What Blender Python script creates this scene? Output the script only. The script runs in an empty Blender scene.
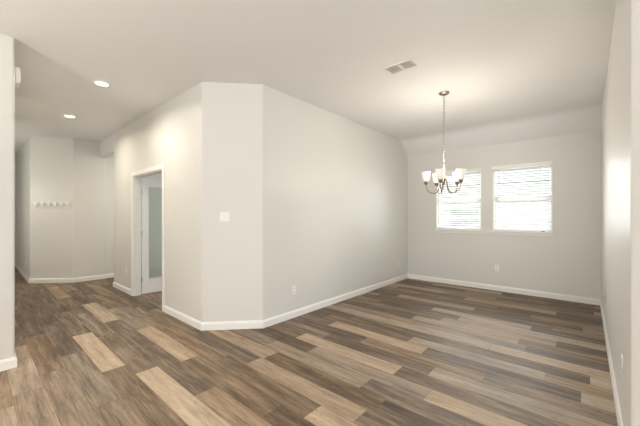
import bpy, bmesh, math, random
from mathutils import Vector, Matrix
S = bpy.context.scene
C = S.collection
PI = math.pi

# ------------------------------------------------------------------ camera, world, lights, exposure
CAM_H = 1.40
cam_d = bpy.data.cameras.new('camera')
cam = bpy.data.objects.new('camera', cam_d); C.objects.link(cam)
cam.location = (0, 0, CAM_H); cam.rotation_euler = (PI/2, 0, 0.7191)
cam_d.sensor_width = 36; cam_d.lens = 304.87/640*36; cam_d.shift_y = 3.16/640
cam_d.clip_start = 0.02
S.camera = cam
S.view_settings.view_transform = 'Standard'; S.view_settings.look = 'None'
S.view_settings.gamma = 1; S.view_settings.use_curve_mapping = False
S.view_settings.exposure = 0.06

wd = bpy.data.worlds.new('overcast_sky'); S.world = wd; wd.use_nodes = True
bg = wd.node_tree.nodes['Background']
bg.inputs[0].default_value = (0.90, 0.95, 1.0, 1); bg.inputs[1].default_value = 1.6

def area(name, loc, rot, sx, sy, power, col):
    d = bpy.data.lights.new(name, 'AREA'); d.shape = 'RECTANGLE'; d.size = sx; d.size_y = sy
    d.energy = power; d.color = col
    o = bpy.data.objects.new(name, d); C.objects.link(o); o.location = loc; o.rotation_euler = rot
    return o
DAY = (0.98, 0.99, 1.0)
# daylight into the living room behind the camera; the rear one is added fill
rear = area('rear_daylight_fill', (1.0, -5.1, 1.30), (PI/2+.08, 0, .18), 2.5, 2.5, 21, DAY); rear.data.spread = math.radians(62)  # beam narrowed and aimed to brighten the dining back wall
area('daylight_side_window', (5.15, -1.9, 1.5), (0, PI/2, 0), 1.9, 2.9, 122, DAY)
# bright overcast daylight at the two dining windows, outside the glass
area('daylight_dining_window', (-1.974, 6.95, 1.80), (-PI/2, 0, 0), 1.0, 1.5, 62, DAY)
area('daylight_dining_window', (-.890, 6.95, 1.80), (-PI/2, 0, 0), 1.0, 1.5, 62, DAY)
# area lamp added for unseen study daylight; the wall behind it is solid
area('study_daylight_fill', (-5.3, 5.34, 1.5), (-PI/2, 0, 0), 1.6, 1.4, 48, DAY)
def lamp(name, loc, power, col, size):
    d = bpy.data.lights.new(name, 'POINT'); d.energy = power; d.color = col; d.shadow_soft_size = size
    o = bpy.data.objects.new(name, d); C.objects.link(o); o.location = loc
    return o
WARM = (1, .95, .86)
# unseen fill lamps, added to lift the ceiling, passage and far hall walls
area('ceiling_fill_uplight', (.9, -1.3, 1.75), (PI, 0, 0), .7, .7, 112, WARM)  # added upward fill behind the camera, no fixture modelled
area('ceiling_fill_uplight', (-2.2, -2.2, 1.75), (PI, 0, 0), .7, .7, 112, WARM)
lamp('passage_fill', (-7.6, 3.4, 2.45), 26, WARM, .12)
lamp('corridor_fill', (-8.6, -.95, 1.9), 32, WARM, .12)  # added out of view to brighten the hook wall

# ------------------------------------------------------------------ materials
def mat(name, col, rough=.5, metal=0, bump=0, bscale=200, spec=.5):
    m = bpy.data.materials.new(name); m.use_nodes = True
    nt = m.node_tree; b = nt.nodes['Principled BSDF']
    b.inputs['Base Color'].default_value = (*col, 1); b.inputs['Roughness'].default_value = rough
    b.inputs['Metallic'].default_value = metal
    b.inputs['Specular IOR Level'].default_value = spec
    if bump:
        tc = nt.nodes.new('ShaderNodeTexCoord'); n = nt.nodes.new('ShaderNodeTexNoise')
        n.inputs['Scale'].default_value = bscale; n.inputs['Detail'].default_value = 3
        bp = nt.nodes.new('ShaderNodeBump'); bp.inputs['Strength'].default_value = bump; bp.inputs['Distance'].default_value = .004
        nt.links.new(tc.outputs['Object'], n.inputs['Vector'])
        nt.links.new(n.outputs['Fac'], bp.inputs['Height']); nt.links.new(bp.outputs['Normal'], b.inputs['Normal'])
    return m
M = {}
M['wall'] = mat('greige_wall_paint', (.738, .73, .70), .42, 0, .22, 60, .5)
M['ceiling'] = mat('ceiling_paint', (.845, .85, .85), .8, 0, .3, 90, .3)
M['trim'] = mat('white_semigloss_trim', (.89, .88, .85), .35)
M['door'] = mat('white_door_paint', (.80, .80, .78), .35)
M['plastic'] = mat('white_plastic', (.90, .89, .85), .3)
M['slot'] = mat('dark_slot', (.08, .075, .07), .6)
M['nickel'] = mat('brushed_nickel', (.30, .265, .22), .36, 1)
M['steel'] = mat('satin_steel', (.6, .58, .55), .35, 1)
M['vent'] = mat('white_vent_enamel', (.80, .79, .76), .4)
M['duct'] = mat('pale_grey_backing', (.80, .79, .78), .8)  # pale sheet behind the vent louvers and around the rockers
M['vinyl'] = mat('white_vinyl', (.82, .83, .82), .35)
M['siding'] = mat('pale_siding', (.74, .72, .68), .8)
M['roof'] = mat('grey_roof_shingle', (.35, .34, .33), .9)
M['darkglass'] = mat('dark_window_glass', (.25, .28, .30), .1)
M['lawn'] = mat('pale_concrete_drive', (.45, .44, .40), .95, 0, .5, 30)

def glass_mat(name, col, fac, rough=.02):
    m = bpy.data.materials.new(name); m.use_nodes = True; nt = m.node_tree
    for n in list(nt.nodes): nt.nodes.remove(n)
    o = nt.nodes.new('ShaderNodeOutputMaterial'); t = nt.nodes.new('ShaderNodeBsdfTransparent'); g = nt.nodes.new('ShaderNodeBsdfGlossy')
    t.inputs[0].default_value = (*col, 1); g.inputs['Roughness'].default_value = rough
    fr = nt.nodes.new('ShaderNodeFresnel'); fr.inputs['IOR'].default_value = fac
    mx = nt.nodes.new('ShaderNodeMixShader')
    nt.links.new(fr.outputs[0], mx.inputs[0]); nt.links.new(t.outputs[0], mx.inputs[1]); nt.links.new(g.outputs[0], mx.inputs[2])
    nt.links.new(mx.outputs[0], o.inputs[0]); return m
M['glass'] = glass_mat('window_glass', (.96, .98, .97), 1.45)
M['doorglass'] = glass_mat('door_glass', (.88, .92, .88), 1.5, .03)

def emit_mat(name, col, strength, base=(.9, .88, .84), trans=0.0):
    m = mat(name, base, .35); b = m.node_tree.nodes['Principled BSDF']
    b.inputs['Emission Color'].default_value = (*col, 1); b.inputs['Emission Strength'].default_value = strength
    return m
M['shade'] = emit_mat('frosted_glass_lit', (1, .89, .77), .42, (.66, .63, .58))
M['bulb'] = emit_mat('warm_bulb', (1, .85, .65), 1.5)
M['lens'] = emit_mat('downlight_lens', (1, .93, .80), 7)

def slat_mat():
    m = bpy.data.materials.new('white_blind_slats'); m.use_nodes = True; nt = m.node_tree
    b = nt.nodes['Principled BSDF']; b.inputs['Base Color'].default_value = (.86, .86, .84, 1); b.inputs['Roughness'].default_value = .4
    t = nt.nodes.new('ShaderNodeBsdfTranslucent'); t.inputs[0].default_value = (.9, .9, .87, 1)
    mx = nt.nodes.new('ShaderNodeMixShader'); mx.inputs[0].default_value = 0.02
    nt.links.new(b.outputs[0], mx.inputs[1]); nt.links.new(t.outputs[0], mx.inputs[2])
    nt.links.new(mx.outputs[0], nt.nodes['Material Output'].inputs[0]); return m
M['slat'] = slat_mat()

def plank_mat():
    m = bpy.data.materials.new('wood_look_vinyl_planks'); m.use_nodes = True; nt = m.node_tree; L = nt.links
    b = nt.nodes['Principled BSDF']
    N = nt.nodes.new
    at = N('ShaderNodeAttribute'); at.attribute_name = 'plank'
    sep = N('ShaderNodeSeparateColor'); L.new(at.outputs['Color'], sep.inputs[0])
    tc = N('ShaderNodeTexCoord')
    off = N('ShaderNodeVectorMath'); off.operation = 'MULTIPLY_ADD'
    cmb = N('ShaderNodeCombineXYZ'); L.new(sep.outputs[2], cmb.inputs[0]); L.new(sep.outputs[1], cmb.inputs[1]); L.new(sep.outputs[2], cmb.inputs[2])
    L.new(cmb.outputs[0], off.inputs[0]); off.inputs[1].default_value = (37, 53, 19); L.new(tc.outputs['Object'], off.inputs[2])
    def noise(sc, scale, det, rough=.6):
        mp = N('ShaderNodeMapping'); mp.inputs['Scale'].default_value = sc; L.new(off.outputs[0], mp.inputs[0])
        n = N('ShaderNodeTexNoise'); n.inputs['Scale'].default_value = scale; n.inputs['Detail'].default_value = det; n.inputs['Roughness'].default_value = rough
        L.new(mp.outputs[0], n.inputs['Vector']); return n.outputs['Fac']
    grain = noise((1.0, 24, 1), 4.0, 6, .68)
    cloud = noise((.75, 7.5, 1), 2.2, 4, .62)
    knot = noise((5, 14, 1), 3.0, 3, .6)
    # tone
    def math_(op, a, bb, c=None):
        n = N('ShaderNodeMath'); n.operation = op
        for i, v in enumerate((a, bb, c)):
            if v is None: continue
            if isinstance(v, (int, float)): n.inputs[i].default_value = v
            else: L.new(v, n.inputs[i])
        return n.outputs[0]
    g1 = math_('MULTIPLY_ADD', grain, .75, -.375)
    g2 = math_('MULTIPLY_ADD', cloud, .85, -.425)
    t = math_('ADD', math_('ADD', sep.outputs[0], g1), g2)
    rp = N('ShaderNodeValToRGB'); L.new(t, rp.inputs[0])
    e = rp.color_ramp.elements
    e[0].position = 0; e[0].color = (.055, .040, .030, 1)
    e[1].position = 1; e[1].color = (.60, .46, .325, 1)
    x = e.new(.28); x.color = (.150, .109, .079, 1)
    x = e.new(.55); x.color = (.33, .245, .172, 1)
    # dark knots / cathedral flecks
    kr = N('ShaderNodeValToRGB'); L.new(knot, kr.inputs[0])
    kr.color_ramp.elements[0].position = .24; kr.color_ramp.elements[0].color = (.62, .58, .55, 1)
    kr.color_ramp.elements[1].position = .42; kr.color_ramp.elements[1].color = (1, 1, 1, 1)
    mul = N('ShaderNodeMix'); mul.data_type = 'RGBA'; mul.blend_type = 'MULTIPLY'; mul.inputs[0].default_value = 1
    L.new(rp.outputs[0], mul.inputs[6]); L.new(kr.outputs[0], mul.inputs[7])
    # some planks greyer
    hs = N('ShaderNodeHueSaturation'); L.new(mul.outputs[2], hs.inputs['Color'])
    L.new(math_('MULTIPLY_ADD', sep.outputs[1], .30, .84), hs.inputs['Saturation'])
    L.new(hs.outputs[0], b.inputs['Base Color'])
    L.new(math_('MULTIPLY_ADD', grain, .2, .42), b.inputs['Roughness'])
    b.inputs['Specular IOR Level'].default_value = .2
    bp = N('ShaderNodeBump'); bp.inputs['Strength'].default_value = .12; bp.inputs['Distance'].default_value = .002
    L.new(grain, bp.inputs['Height']); L.new(bp.outputs[0], b.inputs['Normal'])
    return m
M['plank'] = plank_mat()
M['seam'] = mat('plank_seam', (.05, .04, .032), .7)

# ------------------------------------------------------------------ mesh helpers
def mesh_obj(name, bm, m, parent=None, smooth=False, loc=None):
    me = bpy.data.meshes.new(name)
    bmesh.ops.recalc_face_normals(bm, faces=bm.faces)
    bm.to_mesh(me); bm.free()
    if m is not None:
        for mm in (m if isinstance(m, (list, tuple)) else [m]): me.materials.append(mm)
    if smooth:
        for p in me.polygons: p.use_smooth = True
        try: me.set_sharp_from_angle(angle=math.radians(40))
        except Exception: pass
    o = bpy.data.objects.new(name, me); C.objects.link(o)
    if parent: o.parent = parent
    if loc: o.location = loc
    return o
def struct(name, bm, m, smooth=False, parent=None):
    o = mesh_obj(name, bm, m, parent, smooth)
    if parent is None: o['kind'] = 'structure'
    return o
def thing(name, label, cat, loc, rz=0, group=None):
    o = bpy.data.objects.new(name, None); C.objects.link(o); o.empty_display_size = .1
    o.location = loc; o.rotation_euler = (0, 0, rz); o['label'] = label; o['category'] = cat
    if group: o['group'] = group
    return o
def tag(o, label, cat, group=None):
    o['label'] = label; o['category'] = cat
    if group: o['group'] = group
    return o
def box(bm, x0, y0, z0, x1, y1, z1, bev=0, seg=2):
    r = bmesh.ops.create_cube(bm, size=1)
    vs = r['verts']
    bmesh.ops.scale(bm, vec=(x1-x0, y1-y0, z1-z0), verts=vs)
    bmesh.ops.translate(bm, vec=((x0+x1)/2, (y0+y1)/2, (z0+z1)/2), verts=vs)
    if bev:
        es = list({e for v in vs for e in v.link_edges})
        bmesh.ops.bevel(bm, geom=es, offset=bev, segments=seg, affect='EDGES', profile=.5)
def prism(bm, pts, z0, z1):
    lo = [bm.verts.new((x, y, z0)) for x, y in pts]; hi = [bm.verts.new((x, y, z1)) for x, y in pts]
    n = len(pts)
    for i in range(n):
        j = (i+1) % n; bm.faces.new((lo[i], lo[j], hi[j], hi[i]))
    bm.faces.new(lo[::-1]); bm.faces.new(hi)
def fillet(pts, radii, seg=6):
    """round the corners of a plan polygon (bullnose drywall corners)"""
    out = []; n = len(pts)
    for i, p in enumerate(pts):
        r = radii.get(i, 0)
        if not r: out.append(p); continue
        P = Vector(p); a = (Vector(pts[i-1])-P).normalized(); b = (Vector(pts[(i+1) % n])-P).normalized()
        ang = a.angle(b); d = r/math.tan(ang/2)
        c = P + (a+b).normalized()*(r/math.sin(ang/2))
        s = P+a*d-c; e = P+b*d-c
        tot = s.angle(e); sg = 1 if s.x*e.y-s.y*e.x > 0 else -1
        for k in range(seg+1):
            t = sg*tot*k/seg
            v = Vector((s.x*math.cos(t)-s.y*math.sin(t), s.x*math.sin(t)+s.y*math.cos(t)))
            out.append((c.x+v.x, c.y+v.y))
    return out
def sweep(bm, path, prof, side=1, closed=False):
    """sweep a (depth, height) profile along a plan path; depth goes to the left of travel * side"""
    P = [Vector(p) for p in path]; n = len(P); rings = []
    for i in range(n):
        d0 = (P[i]-P[i-1]).normalized() if i else None
        d1 = (P[i+1]-P[i]).normalized() if i < n-1 else None
        d0 = d0 or d1; d1 = d1 or d0
        n0 = Vector((-d0.y, d0.x))*side; n1 = Vector((-d1.y, d1.x))*side
        m = (n0+n1); m = m/(m.dot(n0))
        rings.append([bm.verts.new((P[i].x+m.x*d, P[i].y+m.y*d, h)) for d, h in prof])
    k = len(prof)
    for i in range(n-1):
        for j in range(k):
            jj = (j+1) % k
            bm.faces.new((rings[i][j], rings[i+1][j], rings[i+1][jj], rings[i][jj]))
    bm.faces.new(rings[0][::-1]); bm.faces.new(rings[-1])
def lathe(bm, prof, seg=24, center=(0, 0), cap=True):
    rings = []
    for r, z in prof:
        rings.append([bm.verts.new((center[0]+r*math.cos(2*PI*i/seg), center[1]+r*math.sin(2*PI*i/seg), z)) for i in range(seg)])
    for a, b in zip(rings, rings[1:]):
        for i in range(seg):
            j = (i+1) % seg; bm.faces.new((a[i], a[j], b[j], b[i]))
    if cap:
        bm.faces.new(rings[0][::-1]); bm.faces.new(rings[-1])
def tube(bm, pts, r, seg=8, closed=False):
    P = [Vector(p) for p in pts]; n = len(P); rings = []
    up = Vector((0, 0, 1)); prevn = None
    for i in range(n):
        if closed: t = (P[(i+1) % n]-P[i-1]).normalized()
        else: t = (P[min(i+1, n-1)]-P[max(i-1, 0)]).normalized()
        if prevn is None:
            ref = up if abs(t.dot(up)) < .9 else Vector((1, 0, 0))
            nn = t.cross(ref).normalized()
        else:
            nn = (prevn - t*prevn.dot(t)).normalized()
        prevn = nn; bb = t.cross(nn)
        rings.append([bm.verts.new(P[i]+nn*r*math.cos(2*PI*k/seg)+bb*r*math.sin(2*PI*k/seg)) for k in range(seg)])
    m = n if closed else n-1
    for i in range(m):
        a, b = rings[i], rings[(i+1) % n]
        for k in range(seg):
            j = (k+1) % seg; bm.faces.new((a[k], a[j], b[j], b[k]))
    if not closed:
        bm.faces.new(rings[0][::-1]); bm.faces.new(rings[-1])
B = bmesh.new
def face_rot(nx, ny):
    """z rotation that turns local -Y towards the outward direction (nx, ny)"""
    return math.atan2(nx, -ny)

# ------------------------------------------------------------------ plan (metres; camera at the origin)
XL, XR, YB = -3.053, .170, 6.50          # dining room left, right and back walls
YD = 1.861                               # wall with the french door, facing the hall
XC, YC = -3.557, 2.401                   # chamfer between them
DX1, DX2 = -5.984, -4.712                # french door opening
DTOP = 2.10
DEND = -7.08
XLW, YLW = -3.99, .263                   # end of the living-room wall at the far left
HX, HY, HX2 = -8.756, .798, -8.142       # block with the hook rail
HT, HBK, YK = 3.05, 2.75, 6.135          # ceiling, back wall height, start of the slope
T = .12

# ---- floor: one plank per face, real plank size 1.235 x 0.187 m, tones are the boards' own colour
random.seed(11)
PW, PL, PY0 = .187, 1.235, .768
# x of one end joint per row of boards, and (x, y, tone) of the boards whose colour the photo shows
JOINT = {-3: 0.35, -1: 1.0, 0: 0.44, 1: 0.69, 2: 0.17, 3: 0.77, 4: 0.99, 5: 0.04, 7: 1.075, 8: 0.295, 9: 1.18, 10: 0.18, 11: 0.565, 12: 1.2, 13: 0.96, 15: 0.455, 16: 0.75, 18: 0.985, 19: 1.15, 20: 0.71, 21: 0.91, 22: 1.195, 23: 0.645, 24: 0.21, 25: 0.905}
TONE = [(-3.36, 0.114, 0.5), (-3.93, 0.3, 0.62), (-3.08, 0.3, 0.5), (-6.14, 0.488, 0.3), (-4.91, 0.488, 0.25), (-3.58, 0.488, 0.45), (-2.79, 0.488, 0.48), (-8.44, 0.674, 0.36), (-6.86, 0.674, 0.27), (-6.11, 0.674, 0.3), (-3.42, 0.674, 0.45), (-2.48, 0.674, 0.4), (-6.28, 0.862, 0.27), (-4.94, 0.862, 0.34), (-3.85, 0.862, 0.82), (-2.6, 0.862, 0.36), (-7.26, 1.048, 0.55), (-4.46, 1.048, 0.4), (-3.46, 1.048, 0.41), (-2.58, 1.048, 0.85), (-6.93, 1.236, 0.27), (-5.29, 1.236, 0.7), (-3.91, 1.236, 0.36), (-2.61, 1.236, 0.33), (-2.11, 1.236, 0.52), (-3.45, 1.422, 0.7), (-2.08, 1.422, 0.37), (-6.68, 1.61, 0.46), (-4.54, 1.61, 0.38), (-3.47, 1.61, 0.43), (-2.13, 1.61, 0.33), (-1.36, 1.61, 0.72), (-2.81, 1.796, 0.29), (-2.03, 1.796, 0.6), (-1.09, 1.796, 0.36), (-2.65, 1.984, 0.58), (-1.58, 1.984, 0.3), (-1.57, 2.171, 0.52), (-1.09, 2.171, 0.33), (-2.44, 2.357, 0.25), (-1.82, 2.357, 0.54), (-0.73, 2.357, 0.68), (-2.71, 2.545, 0.36), (-1.66, 2.545, 0.77), (-0.72, 2.545, 0.34), (-1.9, 2.732, 0.3), (-0.54, 2.732, 0.63), (-2.51, 2.918, 0.26), (-1.7, 2.918, 0.45), (-0.22, 2.918, 0.4), (-1.81, 3.106, 0.74), (-0.98, 3.106, 0.26), (0.07, 3.106, 0.7), (-0.83, 3.293, 0.57), (-0.11, 3.293, 0.52), (-1.88, 3.479, 0.3), (-1.11, 3.479, 0.3), (-0.19, 3.479, 0.33), (-2.25, 3.667, 0.59), (-0.45, 3.667, 0.72), (0.12, 3.854, 0.26), (-2.43, 4.04, 0.26), (-1.42, 4.04, 0.6), (-0.03, 4.04, 0.4), (-2.27, 4.228, 0.33), (-0.66, 4.228, 0.58), (-0.18, 4.228, 0.24), (-2.04, 4.415, 0.27), (-0.74, 4.415, 0.62), (0.06, 4.415, 0.63), (-2.12, 4.601, 0.3), (-1.16, 4.601, 0.65), (-0.41, 4.601, 0.25), (-1.61, 4.788, 0.3), (-0.71, 4.788, 0.29), (-0.06, 4.788, 0.44), (-1.85, 4.975, 0.62), (-1.13, 4.975, 0.28), (-0.73, 5.162, 0.3), (-0.09, 5.162, 0.52), (-2.46, 5.349, 0.48), (-1.98, 5.537, 0.3), (-0.87, 5.537, 0.61), (-0.19, 5.537, 0.28), (-0.07, 5.723, 0.38), (-1.1, 5.91, 0.26), (-2.38, 6.098, 0.22), (-1.53, 6.098, 0.4), (-0.25, 6.098, 0.28), (-0.87, 6.284, 0.26)]
bm = B(); col = bm.loops.layers.float_color.new('plank')
X0F, X1F, Y0F, Y1F = -12.1, 5.0, -4.95, 6.5
k0 = int(math.floor((Y0F-PY0)/PW)); k1 = int(math.ceil((Y1F-PY0)/PW))
for k in range(k0, k1):
    ya, yb = PY0+k*PW, PY0+(k+1)*PW
    j = JOINT.get(k, random.uniform(0, PL))
    n0 = int(math.floor((X0F-j)/PL)); n1 = int(math.ceil((X1F-j)/PL))
    for n in range(n0, n1):
        xa, xb = j+n*PL, j+(n+1)*PL
        rr = random.random()
        tone = (random.uniform(.20, .38) if rr < .38 else random.uniform(.34, .50) if rr < .85 else random.uniform(.55, .72))
        g = random.random(); h = random.random()
        for tx, ty, tt in TONE:
            if xa <= tx < xb and ya <= ty < yb: tone = tt
        cx0, cx1 = max(xa+.0008, X0F), min(xb-.0008, X1F); cy0, cy1 = max(ya+.0008, Y0F), min(yb-.0008, Y1F)
        if cx1-cx0 < .002 or cy1-cy0 < .002: continue
        f = bm.faces.new([bm.verts.new(v) for v in ((cx0, cy0, 0), (cx1, cy0, 0), (cx1, cy1, 0), (cx0, cy1, 0))])
        for lp in f.loops: lp[col] = (tone, g, h, 1)
f = bm.faces.new([bm.verts.new(v) for v in ((X0F, Y0F, -.002), (X1F, Y0F, -.002), (X1F, Y1F, -.002), (X0F, Y1F, -.002))])
f.material_index = 1
nfl = len(bm.faces)
struct('floor', bm, [M['plank'], M['seam']])

# ---- ceiling: flat 10 ft slab, sloping down over the last 0.4 m in front of the window wall
bm = B()
prof = [(Y0F, HT)]
a0 = math.atan2(HT-HBK, YB-YK)
for k in range(7):                      # soft drywall bend
    t = k/6; R_ = .35; L_ = R_*math.tan(a0/2)
    ang = a0*t
    prof.append((YK-L_+R_*math.sin(ang), HT-R_*(1-math.cos(ang))))
prof += [(YB+.13, HT-(HT-HBK)*(YB+.13-YK)/(YB-YK)), (YB+.13, HT+.15), (Y0F, HT+.15)]
lo = [bm.verts.new((X0F, y, z)) for y, z in prof]; hi = [bm.verts.new((X1F, y, z)) for y, z in prof]
for i in range(len(prof)):
    j = (i+1) % len(prof); bm.faces.new((lo[i], lo[j], hi[j], hi[i]))
bm.faces.new(lo[::-1]); bm.faces.new(hi)
struct('ceiling', bm, M['ceiling'], True)

# ---- left dining wall + chamfer + short return to the french door
E_ = .01
pts = [(DX2, YD), (XC, YD), (XL, YC), (XL, YB), (XL-T, YB), (XL-T, YC+.05), (XC-.05, YD+T), (DX2, YD+T)]
bm = B(); prism(bm, fillet(pts, {1: .03, 2: .03}), 0, HT)
struct('wall_left', bm, M['wall'], True)
# french door wall left of the opening, with the header above it, and the side of the small hall
bm = B()
pts = [(DEND, YD), (DX1, YD), (DX1, YD+T), (DEND+T, YD+T), (DEND+T, 5.4), (DEND, 5.4)]
prism(bm, fillet(pts, {0: .02}), 0, HT)
box(bm, DX1, YD, DTOP, DX2, YD+T, HT)
struct('wall_hall', bm, M['wall'], True)
# block with the hook rail, and the header over the passage beside it
bm = B()
pts = [(-11.9, HY), (HX, HY), (HX2, HY+HX2-HX), (HX2, YD+T), (HX2-.03, YD+T), (HX2-.03, 5.4), (-11.9, 5.4)]
prism(bm, fillet(pts, {1: .025, 2: .025, 3: .015}), 0, HT)
box(bm, HX2-.03, YD, 2.70, DEND+.01, YD+T, HT)
struct('wall_far', bm, M['wall'], True)
bm = B(); box(bm, HX2-.03, YD+T, 2.72, DEND+.02, 5.4, 2.80); struct('ceiling_passage', bm, M['ceiling'])
bm = B(); box(bm, -12.02, -1.2, 0, -11.9, HY+.02, HT); struct('wall_corridor_end', bm, M['wall'])
bm = B(); box(bm, HX2-.03, 5.4, 0, XL-T, 5.52, HT); struct('wall_study', bm, M['wall'])
# wall end at the far left of the view and the hall side behind it
bm = B()
pts = [(XLW, -4.9), (XLW, YLW), (-7.6, YLW), (-7.6, YLW-T), (XLW-T, YLW-T), (XLW-T, -4.9)]
prism(bm, fillet(pts, {1: .02}), 0, HT)
box(bm, -7.6, -1.2, 0, -7.48, YLW-T, HT)
box(bm, -11.9, -1.32, 0, -7.48, -1.2, HT)
struct('wall_living', bm, M['wall'], True)
# right dining wall, its chamfer at the opening, and the living room's front wall
YR = 2.249
pts = [(XR, YB), (XR, YR), (XR+.54, YR-.54), (4.95, YR-.54), (4.95, YR-.54+T), (XR+.54+.05, YR-.54+T), (XR+T, YR+.05), (XR+T, YB)]
bm = B(); prism(bm, fillet(pts, {1: .03, 2: .03}), 0, HT)
struct('wall_right', bm, M['wall'], True)
# living room shell behind the camera, with glazed openings to the rear and to the side
bm = B()
box(bm, XLW-T, -4.95, 0, -.35, -4.83, HT); box(bm, 2.35, -4.95, 0, 4.95, -4.83, HT); box(bm, -.35, -4.95, 2.62, 2.35, -4.83, HT)
struct('wall_rear', bm, M['wall'])
bm = B()
box(bm, 4.95, -4.95, 0, 5.07, -3.45, HT); box(bm, 4.95, -.40, 0, 5.07, YR-.54+T, HT); box(bm, 4.95, -3.45, 0, 5.07, -.40, .5); box(bm, 4.95, -3.45, 2.5, 5.07, -.40, HT)
struct('wall_side', bm, M['wall'])

# ---- back wall with its two window openings
W1 = (-2.413, -1.535); W2 = (-1.340, -.440); WZ0, WZ1 = 1.125, 2.33
bm = B(); y0, y1 = YB, YB+.14
xs = [XL-T, W1[0], W1[1], W2[0], W2[1], XR+T]
for i in range(0, 5, 2): box(bm, xs[i], y0, 0, xs[i+1], y1, HBK+.02)
for wv in (W1, W2):
    box(bm, wv[0], y0, 0, wv[1], y1, WZ0); box(bm, wv[0], y0, WZ1, wv[1], y1, HBK+.02)
bmesh.ops.remove_doubles(bm, verts=bm.verts, dist=1e-5)
struct('wall_back', bm, M['wall'])

# ---- windows: white vinyl single-hung units set in the openings
def window(n, xa, xb):
    bm = B(); yf = YB+.075; yb_ = YB+.135; w = .045
    box(bm, xa, yf, WZ0, xa+w, yb_, WZ1); box(bm, xb-w, yf, WZ0, xb, yb_, WZ1)
    box(bm, xa+w, yf, WZ0, xb-w, yb_, WZ0+w); box(bm, xa+w, yf, WZ1-w, xb-w, yb_, WZ1)
    o = struct('window_%d' % n, bm, M['vinyl'])
    bm = B(); zm = (WZ0+WZ1)/2
    box(bm, xa+w, yf-.006, zm-.025, xb-w, yf+.03, zm+.03); mesh_obj('meeting_rail', bm, M['vinyl'], o)
    for za, zb in ((WZ0+w, zm-.025), (zm+.03, WZ1-w)):
        bm = B(); box(bm, xa+w, yf+.02, za, xb-w, yf+.026, zb); mesh_obj('pane', bm, M['glass'], o)
    return o
window(1, *W1); window(2, *W2)
# painted jamb liners of the recesses
bm = B()
for xa, xb in (W1, W2):
    box(bm, xa, YB-.002, WZ0, xa+.012, YB+.075, WZ1); box(bm, xb-.012, YB-.002, WZ0, xb, YB+.075, WZ1)
struct('trim_1', bm, M['trim'])
# one continuous sill with apron below both windows
bm = B()
box(bm, -2.445, YB-.035, 1.098, -.42, YB+.075, 1.125, .006); box(bm, -2.425, YB-.016, 1.055, -.44, YB, 1.098, .003)
struct('trim_2', bm, M['trim'])

# ---- blinds
def blind(xa, xb, label, wand_x, hold):
    t = thing('window_blind', label, 'blind', ((xa+xb)/2, YB+.03, WZ0), 0, 'blinds in the two windows')
    w = (xb-xa)/2
    bm = B()                                     # valance, a little wider than the opening and proud of the wall
    box(bm, -w-.012, -.05, 1.145, w+.012, -.034, 1.215, .004); box(bm, -w+.016, -.034, 1.15, w-.016, .03, 1.20)
    mesh_obj('valance', bm, M['trim'], t)
    bm = B(); n = 25; z0, z1 = .055, 1.135
    for i in range(n):
        z = z0+(z1-z0)*i/(n-1); a = math.radians(30)
        r = bmesh.ops.create_cube(bm, size=1)['verts']
        bmesh.ops.scale(bm, vec=(2*w-.036, .050, .0032), verts=r)
        bmesh.ops.rotate(bm, cent=(0, 0, 0), matrix=Matrix.Rotation(a, 3, 'X'), verts=r)
        bmesh.ops.translate(bm, vec=(0, .005, z), verts=r)
    mesh_obj('slats', bm, M['slat'], t)
    bm = B(); box(bm, -w+.018, -.02, .004, w-.018, .03, .026, .004); mesh_obj('bottom_rail', bm, M['trim'], t)
    for x in (-w+.14, w-.14):
        bm = B()
        for y in (-.021, .031): box(bm, x-.0015, y-.0008, .02, x+.0015, y+.0008, 1.16)
        mesh_obj('ladder_cord', bm, M['plastic'], t)
    bm = B(); tube(bm, [(wand_x, -.028, 1.15), (wand_x, -.027, .45)], .005, 8); mesh_obj('tilt_wand', bm, M['steel'], t)
    if hold:
        bm = B(); box(bm, w-.15, -.03, .004, w-.105, -.019, .022, .002); mesh_obj('cord_tassel', bm, M['nickel'], t)
    return t
blind(*W1, 'white slatted blind in the left window, partly behind the chandelier', -W1[1]/2+W1[0]/2+.07, False)
blind(*W2, 'white slatted blind in the right window, nearer the right wall', -W2[1]/2+W2[0]/2+.07, True)

# ---- french door: casing, jamb, leaf swung into the study
bm = B(); cw, ct = .065, .016
for xa, xb in ((DX1-cw, DX1+.004), (DX2-.004, DX2+cw)):
    box(bm, xa, YD-ct, 0, xb, YD, DTOP+cw, .004)
box(bm, DX1+.004, YD-ct, DTOP-.004, DX2-.004, YD, DTOP+cw, .004)
struct('trim_3', bm, M['trim'])
bm = B(); jt = .02
box(bm, DX1, YD-.004, 0, DX1+jt, YD+T+.004, DTOP); box(bm, DX2-jt, YD-.004, 0, DX2, YD+T+.004, DTOP); box(bm, DX1+jt, YD-.004, DTOP-jt, DX2-jt, YD+T+.004, DTOP)
box(bm, DX1+jt, YD+.055, 0, DX1+jt+.012, YD+.075, DTOP-jt); box(bm, DX2-jt-.012, YD+.055, 0, DX2-jt, YD+.075, DTOP-jt); box(bm, DX1+jt+.012, YD+.055, DTOP-jt-.012, DX2-jt-.012, YD+.075, DTOP-jt)
struct('trim_4', bm, M['door'])
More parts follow.
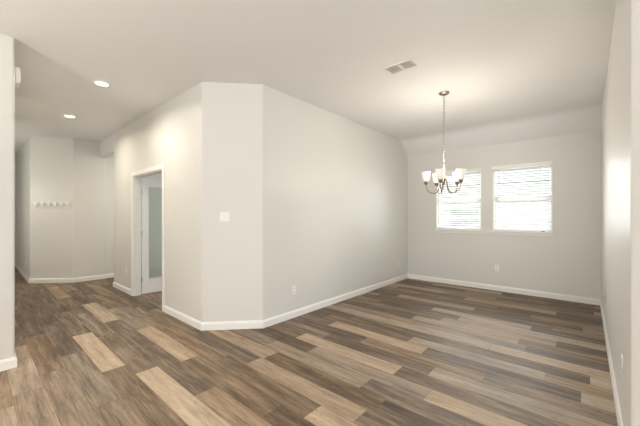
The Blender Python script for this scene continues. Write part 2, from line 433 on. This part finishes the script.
# leaf: local x along its width away from the hinges, -y is the face seen from the living room
door = bpy.data.objects.new('door_1', None); C.objects.link(door); door['kind'] = 'structure'
door.location = (DX1+jt+.012, YD+T+.012, 0); door.rotation_euler = (0, 0, math.radians(88))
LW, LH, LT = .61, 2.06, .035; st, rt, rb = .10, .125, .25
bm = B()
box(bm, 0, 0, .012, st, LT, LH, .002); box(bm, LW-st, 0, .012, LW, LT, LH, .002)
box(bm, st, 0, LH-rt, LW-st, LT, LH); box(bm, st, 0, .012, LW-st, LT, rb)
mesh_obj('leaf_frame', bm, M['door'], door)
bm = B(); g = .012
for yy in (.004, LT-.012):
    box(bm, st, yy, rb, st+g, yy+.008, LH-rt); box(bm, LW-st-g, yy, rb, LW-st, yy+.008, LH-rt)
    box(bm, st+g, yy, rb, LW-st-g, yy+.008, rb+g); box(bm, st+g, yy, LH-rt-g, LW-st-g, yy+.008, LH-rt)
mesh_obj('glazing_bead', bm, M['door'], door)
bm = B(); box(bm, st, LT/2-.003, rb, LW-st, LT/2+.003, LH-rt); mesh_obj('glass_pane', bm, M['doorglass'], door)
for z in (.27, 1.10, 1.83):
    bm = B(); box(bm, -.014, -.002, z-.045, .012, .004, z+.045)
    lathe(bm, [(.006, z-.046), (.006, z+.046)], 10, (-.008, -.006)); mesh_obj('hinge', bm, M['steel'], door)

# ---- baseboards
BT, BH = .015, .098
BP = [(0, 0), (BT, 0), (BT, .074), (BT*.75, .082), (BT*.62, .090), (BT*.3, BH), (0, BH)]
def baseboard(name, *paths, side=1):
    bm = B()
    for p in paths: sweep(bm, p, BP, side)
    o = struct(name, bm, M['trim']); return o
# path direction chosen so that the room lies on the left (side=1) of travel
baseboard('baseboard_left', [(XL, YB-BT), (XL, YC), (XC, YD), (DX2+cw, YD)], side=1)
baseboard('baseboard_back', [(XR, YB), (XL, YB)], side=1)
baseboard('baseboard_right', [(4.9, YR-.54), (XR+.54, YR-.54), (XR, YR), (XR, YB-BT)], side=1)
baseboard('baseboard_hall', [(DX1-cw, YD), (DEND, YD), (DEND, 5.39)], side=1)
baseboard('baseboard_far', [(HX2-.03, 5.39), (HX2-.03, YD+T), (HX2, YD+T), (HX2, HY+HX2-HX), (HX, HY), (-11.88, HY)], side=1)
baseboard('baseboard_living', [(-7.58, YLW), (XLW, YLW), (XLW, -4.8)], side=1)
baseboard('baseboard_study', [(DEND+T, YD+T), (DEND+T, 5.38)], side=-1)
baseboard('baseboard_corridor_end', [(-11.9, HY-.02), (-11.9, -1.18)], side=1)

# ------------------------------------------------------------------ outside the windows
bm = B(); box(bm, -40, 6.75, -.5, 40, 60, -.45); struct('ground', bm, M['lawn'])
nb = thing('neighbour_house', 'pale house next door glimpsed through the window blinds', 'house', (-3, 13, -.45))
bm = B(); box(bm, -9, 0, 0, 11, 6, 3.1); mesh_obj('siding_wall', bm, M['siding'], nb)
bm = B()
vs = [(-9.4, -.4, 3.05), (11.4, -.4, 3.05), (11.4, 6.4, 3.05), (-9.4, 6.4, 3.05), (-9.4, 3, 4.3), (11.4, 3, 4.3)]
v = [bm.verts.new(p) for p in vs]
for f in ((0, 1, 5, 4), (2, 3, 4, 5), (0, 4, 3), (1, 2, 5), (0, 3, 2, 1)): bm.faces.new([v[i] for i in f])
mesh_obj('roof', bm, M['roof'], nb)
for x in (-.7, 5.5):
    bm = B(); box(bm, x-.45, -.03, .9, x+.45, .02, 2.1); box(bm, x-.52, -.02, .83, x+.52, .01, 2.17); f = mesh_obj('window', bm, M['darkglass'], nb)

# ------------------------------------------------------------------ chandelier
CX, CY = -1.437, 4.158
ch = thing('chandelier', 'brushed nickel five-light chandelier with frosted bell shades hanging on a chain', 'chandelier', (CX, CY, 1.70))
def Z(z): return z-1.70
bm = B(); lathe(bm, [(.010, Z(3.014)), (.022, Z(3.018)), (.050, Z(3.026)), (.064, Z(3.036)), (.067, Z(3.05))], 28); mesh_obj('canopy', bm, M['nickel'], ch, True)
bm = B(); tube(bm, [(.013*math.cos(a), 0, Z(3.0)+.016*math.sin(a)) for a in [2*PI*i/14 for i in range(14)]], .0028, 6, True); mesh_obj('canopy_loop', bm, M['nickel'], ch, True)
bm = B(); nl = 22; zt, zb = 2.99, 2.125; pitch = (zt-zb)/nl
for i in range(nl):
    zc = Z(zt-pitch*(i+.5)); hl = pitch/2+.006; hw = .0105; pp = []
    for k in range(14):
        a = 2*PI*k/14; u = hw*math.cos(a); w_ = hl*math.sin(a)
        pp.append((u, 0, zc+w_) if i % 2 else (0, u, zc+w_))
    tube(bm, pp, .0026, 6, True)
mesh_obj('chain', bm, M['nickel'], ch, True)
bm = B(); tube(bm, [(.004*math.sin(i*1.7), .004*math.cos(i*1.3), Z(2.99-(2.99-2.10)*i/20)) for i in range(21)], .0028, 6); mesh_obj('power_cord', bm, M['plastic'], ch, True)
bm = B(); lathe(bm, [(.004, Z(2.125)), (.009, Z(2.115)), (.012, Z(2.09)), (.009, Z(2.06)), (.010, Z(1.985)), (.016, Z(1.965)), (.011, Z(1.945)), (.022, Z(1.93)), (.034, Z(1.915)), (.036, Z(1.895)), (.028, Z(1.878)), (.014, Z(1.865)), (.010, Z(1.85)), (.015, Z(1.838)), (.009, Z(1.822)), (.002, Z(1.815))], 24)
mesh_obj('center_column', bm, M['nickel'], ch, True)
# shades: angle measured from the direction towards the camera
base_a = math.atan2(-CY, -CX)
def bez(p, n=10):
    out = []
    for i in range(n+1):
        t = i/n; q = [Vector(x) for x in p]
        while len(q) > 1: q = [q[j]*(1-t)+q[j+1]*t for j in range(len(q)-1)]
        out.append(q[0])
    return out
for k in range(5):
    a = base_a+math.radians(-11+72*k)
    ca, sa = math.cos(a), math.sin(a); R_ = .228
    def at(r, z): return (ca*r, sa*r, Z(z))
    pr_ = bez([(.030, 1.895, 0), (.056, 1.86, 0), (.045, 1.705, 0), (.125, 1.708, 0)], 10) + bez([(.125, 1.708, 0), (.20, 1.712, 0), (.228, 1.76, 0), (.228, 1.838, 0)], 10)[1:]
    bm = B(); tube(bm, [at(p.x, p.y) for p in pr_], .0062, 8)
    arm = mesh_obj('arm', bm, M['nickel'], ch, True)
    c = (ca*R_, sa*R_)
    bm = B(); lathe(bm, [(.010, Z(1.825)), (.020, Z(1.832)), (.026, Z(1.850)), (.029, Z(1.868)), (.023, Z(1.872))], 20, c); mesh_obj('socket_cup', bm, M['nickel'], arm, True)
    bm = B()
    lathe(bm, [(.026, Z(1.866)), (.036, Z(1.878)), (.045, Z(1.905)), (.051, Z(1.94)), (.055, Z(1.972)), (.059, Z(1.998)), (.056, Z(1.998)), (.052, Z(1.972)), (.048, Z(1.94)), (.042, Z(1.907)), (.033, Z(1.882)), (.024, Z(1.872))], 28, c, False)
    mesh_obj('glass_shade', bm, M['shade'], arm, True)
    bm = B(); lathe(bm, [(.010, Z(1.868)), (.013, Z(1.895)), (.024, Z(1.93)), (.027, Z(1.95)), (.020, Z(1.958)), (.004, Z(1.965))], 16, c); mesh_obj('bulb', bm, M['bulb'], arm, True)
    d = bpy.data.lights.new('chandelier_light', 'POINT'); d.energy = 6.5; d.color = (1, .90, .76); d.shadow_soft_size = .02
    lo_ = bpy.data.objects.new('chandelier_light', d); C.objects.link(lo_); lo_.parent = ch; lo_.location = (c[0], c[1], Z(2.055))

# ------------------------------------------------------------------ recessed downlights in the hall ceiling
def downlight(x, y, label, e):
    t = thing('recessed_light', label, 'ceiling light', (x, y, HT), 0, 'recessed lights in the hall ceiling')
    bm = B(); lathe(bm, [(.070, -.012), (.088, -.006), (.094, 0), (.070, 0)], 32, (0, 0), False); mesh_obj('trim_ring', bm, M['trim'], t, True)
    bm = B(); lathe(bm, [(.001, -.006), (.071, -.006), (.071, -.001), (.001, -.001)], 32, (0, 0), False); mesh_obj('lens', bm, M['lens'], t)
    d = bpy.data.lights.new('downlight', 'AREA'); d.shape = 'DISK'; d.size = .13; d.energy = e*1.167; d.color = (1, .90, .73); d.spread = math.radians(163)
    o = bpy.data.objects.new('downlight', d); C.objects.link(o); o.parent = t; o.location = (0, 0, -.02)
    return t
downlight(-4.53, 1.062, 'round recessed ceiling light nearer the camera, larger of the two in the hall', 15)
downlight(-6.41, 1.062, 'round recessed ceiling light further down the hall, smaller of the two', 15)

# ------------------------------------------------------------------ ceiling vent
vc = Vector((-1.544, 3.118)); t = thing('ceiling_vent', 'white rectangular air vent in the ceiling in front of the chandelier', 'air vent', (vc.x, vc.y, HT))
bm = B(); hx, hy, bw = .168, .098, .022
box(bm, -hx, -hy, -.008, hx, -hy+bw, 0, .002); box(bm, -hx, hy-bw, -.008, hx, hy, 0, .002)
box(bm, -hx, -hy+bw, -.008, -hx+bw, hy-bw, 0); box(bm, hx-bw, -hy+bw, -.008, hx, hy-bw, 0); box(bm, -.012, -hy+bw, -.008, .012, hy-bw, 0)
mesh_obj('vent_frame', bm, M['vent'], t)
bm = B(); box(bm, -hx+.01, -hy+.01, -.0015, hx-.01, hy-.01, -.0005); mesh_obj('duct_opening', bm, M['duct'], t)
bm = B()
for sx in (-1, 1):
    for i in range(12):
        yy = -hy+bw+.007+i*(2*hy-2*bw-.014)/11
        r = bmesh.ops.create_cube(bm, size=1)['verts']
        bmesh.ops.scale(bm, vec=(hx-bw-.012, .0125, .0015), verts=r)
        bmesh.ops.rotate(bm, cent=(0, 0, 0), matrix=Matrix.Rotation(math.radians(20), 3, 'X'), verts=r)
        bmesh.ops.translate(bm, vec=(sx*((hx-bw+.012)/2), yy, -.006), verts=r)
mesh_obj('louvers', bm, M['vent'], t)

# ------------------------------------------------------------------ outlets and switch
def outlet(x, y, z, nx, ny, label):
    t = thing('electrical_outlet', label, 'outlet', (x, y, z), face_rot(nx, ny), 'electrical outlets')
    bm = B(); box(bm, -.035, -.006, -.0575, .035, 0, .0575, .003); mesh_obj('cover_plate', bm, M['plastic'], t)
    for s in (-1, 1):
        bm = B(); box(bm, -.017, -.0085, s*.027-.016, .017, -.005, s*.027+.016, .004, 3); rc = mesh_obj('receptacle', bm, M['plastic'], t)
        bm = B()
        box(bm, -.008, -.0090, s*.027-.005, -.0055, -.0083, s*.027+.007); box(bm, .0055, -.0090, s*.027-.004, .008, -.0083, s*.027+.006)
        box(bm, -.0025, -.0090, s*.027-.012, .0025, -.0083, s*.027-.007); mesh_obj('slots', bm, M['slot'], rc)
    bm = B(); lathe(bm, [(.003, 0), (.003, .0015)], 10)
    bmesh.ops.rotate(bm, cent=(0, 0, 0), matrix=Matrix.Rotation(PI/2, 3, 'X'), verts=bm.verts); bmesh.ops.translate(bm, vec=(0, -.0055, 0), verts=bm.verts)
    mesh_obj('screw', bm, M['steel'], t)
    return t
outlet(XL, 2.94, .378, 1, 0, 'white outlet low on the left dining wall, nearest the angled corner')
outlet(XL, 6.03, .352, 1, 0, 'white outlet low on the left dining wall, close to the far corner')
outlet(-1.271, YB, .428, 0, -1, 'white outlet low on the window wall below the windows')
outlet(XR, 2.70, .465, -1, 0, 'white outlet on the right wall, nearest the camera')
outlet(XR, 5.05, .40, -1, 0, 'white outlet on the right wall beside the far corner')
outlet(-6.325, YD, .40, 0, -1, 'white outlet low on the hall wall left of the door')
outlet(-9.46, HY, .375, 0, -1, 'white outlet in the dim corridor left of the hook rail')

d45 = (.504/math.hypot(.504, .54), .54/math.hypot(.504, .54)); n45 = (d45[1], -d45[0])
t = thing('light_switch', 'white double light switch plate on the angled wall corner', 'light switch', (-3.372, 2.059, 1.393), face_rot(*n45))
bm = B(); box(bm, -.058, -.006, -.0575, .058, 0, .0575, .003); mesh_obj('cover_plate', bm, M['plastic'], t)
for sx in (-.023, .023):
    bm = B(); box(bm, sx-.017, -.0085, -.034, sx+.017, -.005, .034, .002)
    rk = mesh_obj('rocker', bm, M['plastic'], t)
bm = B()
for sx in (-.023, .023):
    box(bm, sx-.0185, -.0066, -.0355, sx+.0185, -.0058, .0355)
mesh_obj('rocker_gap', bm, M['duct'], t)

# ------------------------------------------------------------------ hook rail on the far angled wall
n_ = (math.sqrt(.5), -math.sqrt(.5))
t = thing('hook_rail', 'white wall rail with six coat hooks on the far angled wall', 'coat rack', (-8.444, 1.110, 1.636), face_rot(*n_))
bm = B(); box(bm, -.37, -.012, -.056, .37, 0, -.030, .003); mesh_obj('rail', bm, M['trim'], t)
for i in range(6):
    x = -.315+.126*i
    bm = B()
    vs = [(x-.020, -.06), (x+.020, -.06), (x+.043, .052), (x+.030, .062), (x-.030, .062), (x-.043, .052)]   # tapered back plate
    f_ = [bm.verts.new((a, -.020, b)) for a, b in vs]; k_ = [bm.verts.new((a, 0, b)) for a, b in vs]
    for a in range(6):
        b = (a+1) % 6; bm.faces.new((f_[a], f_[b], k_[b], k_[a]))
    bm.faces.new(f_); bm.faces.new(k_[::-1])
    tube(bm, bez([(x, -.014, -.030), (x, -.050, -.036), (x, -.058, -.01), (x, -.052, .022)], 8), .0075, 8)
    r = bmesh.ops.create_uvsphere(bm, u_segments=10, v_segments=8, radius=.013)['verts']; bmesh.ops.translate(bm, vec=(x, -.052, .026), verts=r)
    mesh_obj('hook', bm, M['trim'], t)

# ------------------------------------------------------------------ small wall device and switch on the hidden side of the left wall
t = thing('door_chime', 'white box-shaped wall device high on the left wall end, by the ceiling', 'wall device', (-4.12, YLW, 2.735), face_rot(0, 1))
bm = B(); box(bm, -.075, -.042, -.075, .075, 0, .075, .012, 3); mesh_obj('housing', bm, M['plastic'], t)
bm = B(); box(bm, -.055, -.046, -.05, .055, -.041, .04, .002); mesh_obj('grille', bm, M['plastic'], t)
t = thing('wall_switch', 'white switch plate on the hall side of the left wall end', 'light switch', (-4.12, YLW, 1.385), face_rot(0, 1))
bm = B(); box(bm, -.035, -.006, -.0575, .035, 0, .0575, .003); mesh_obj('cover_plate', bm, M['plastic'], t)
bm = B(); box(bm, -.017, -.0095, -.034, .017, -.005, .034, .002); mesh_obj('rocker', bm, M['plastic'], t)
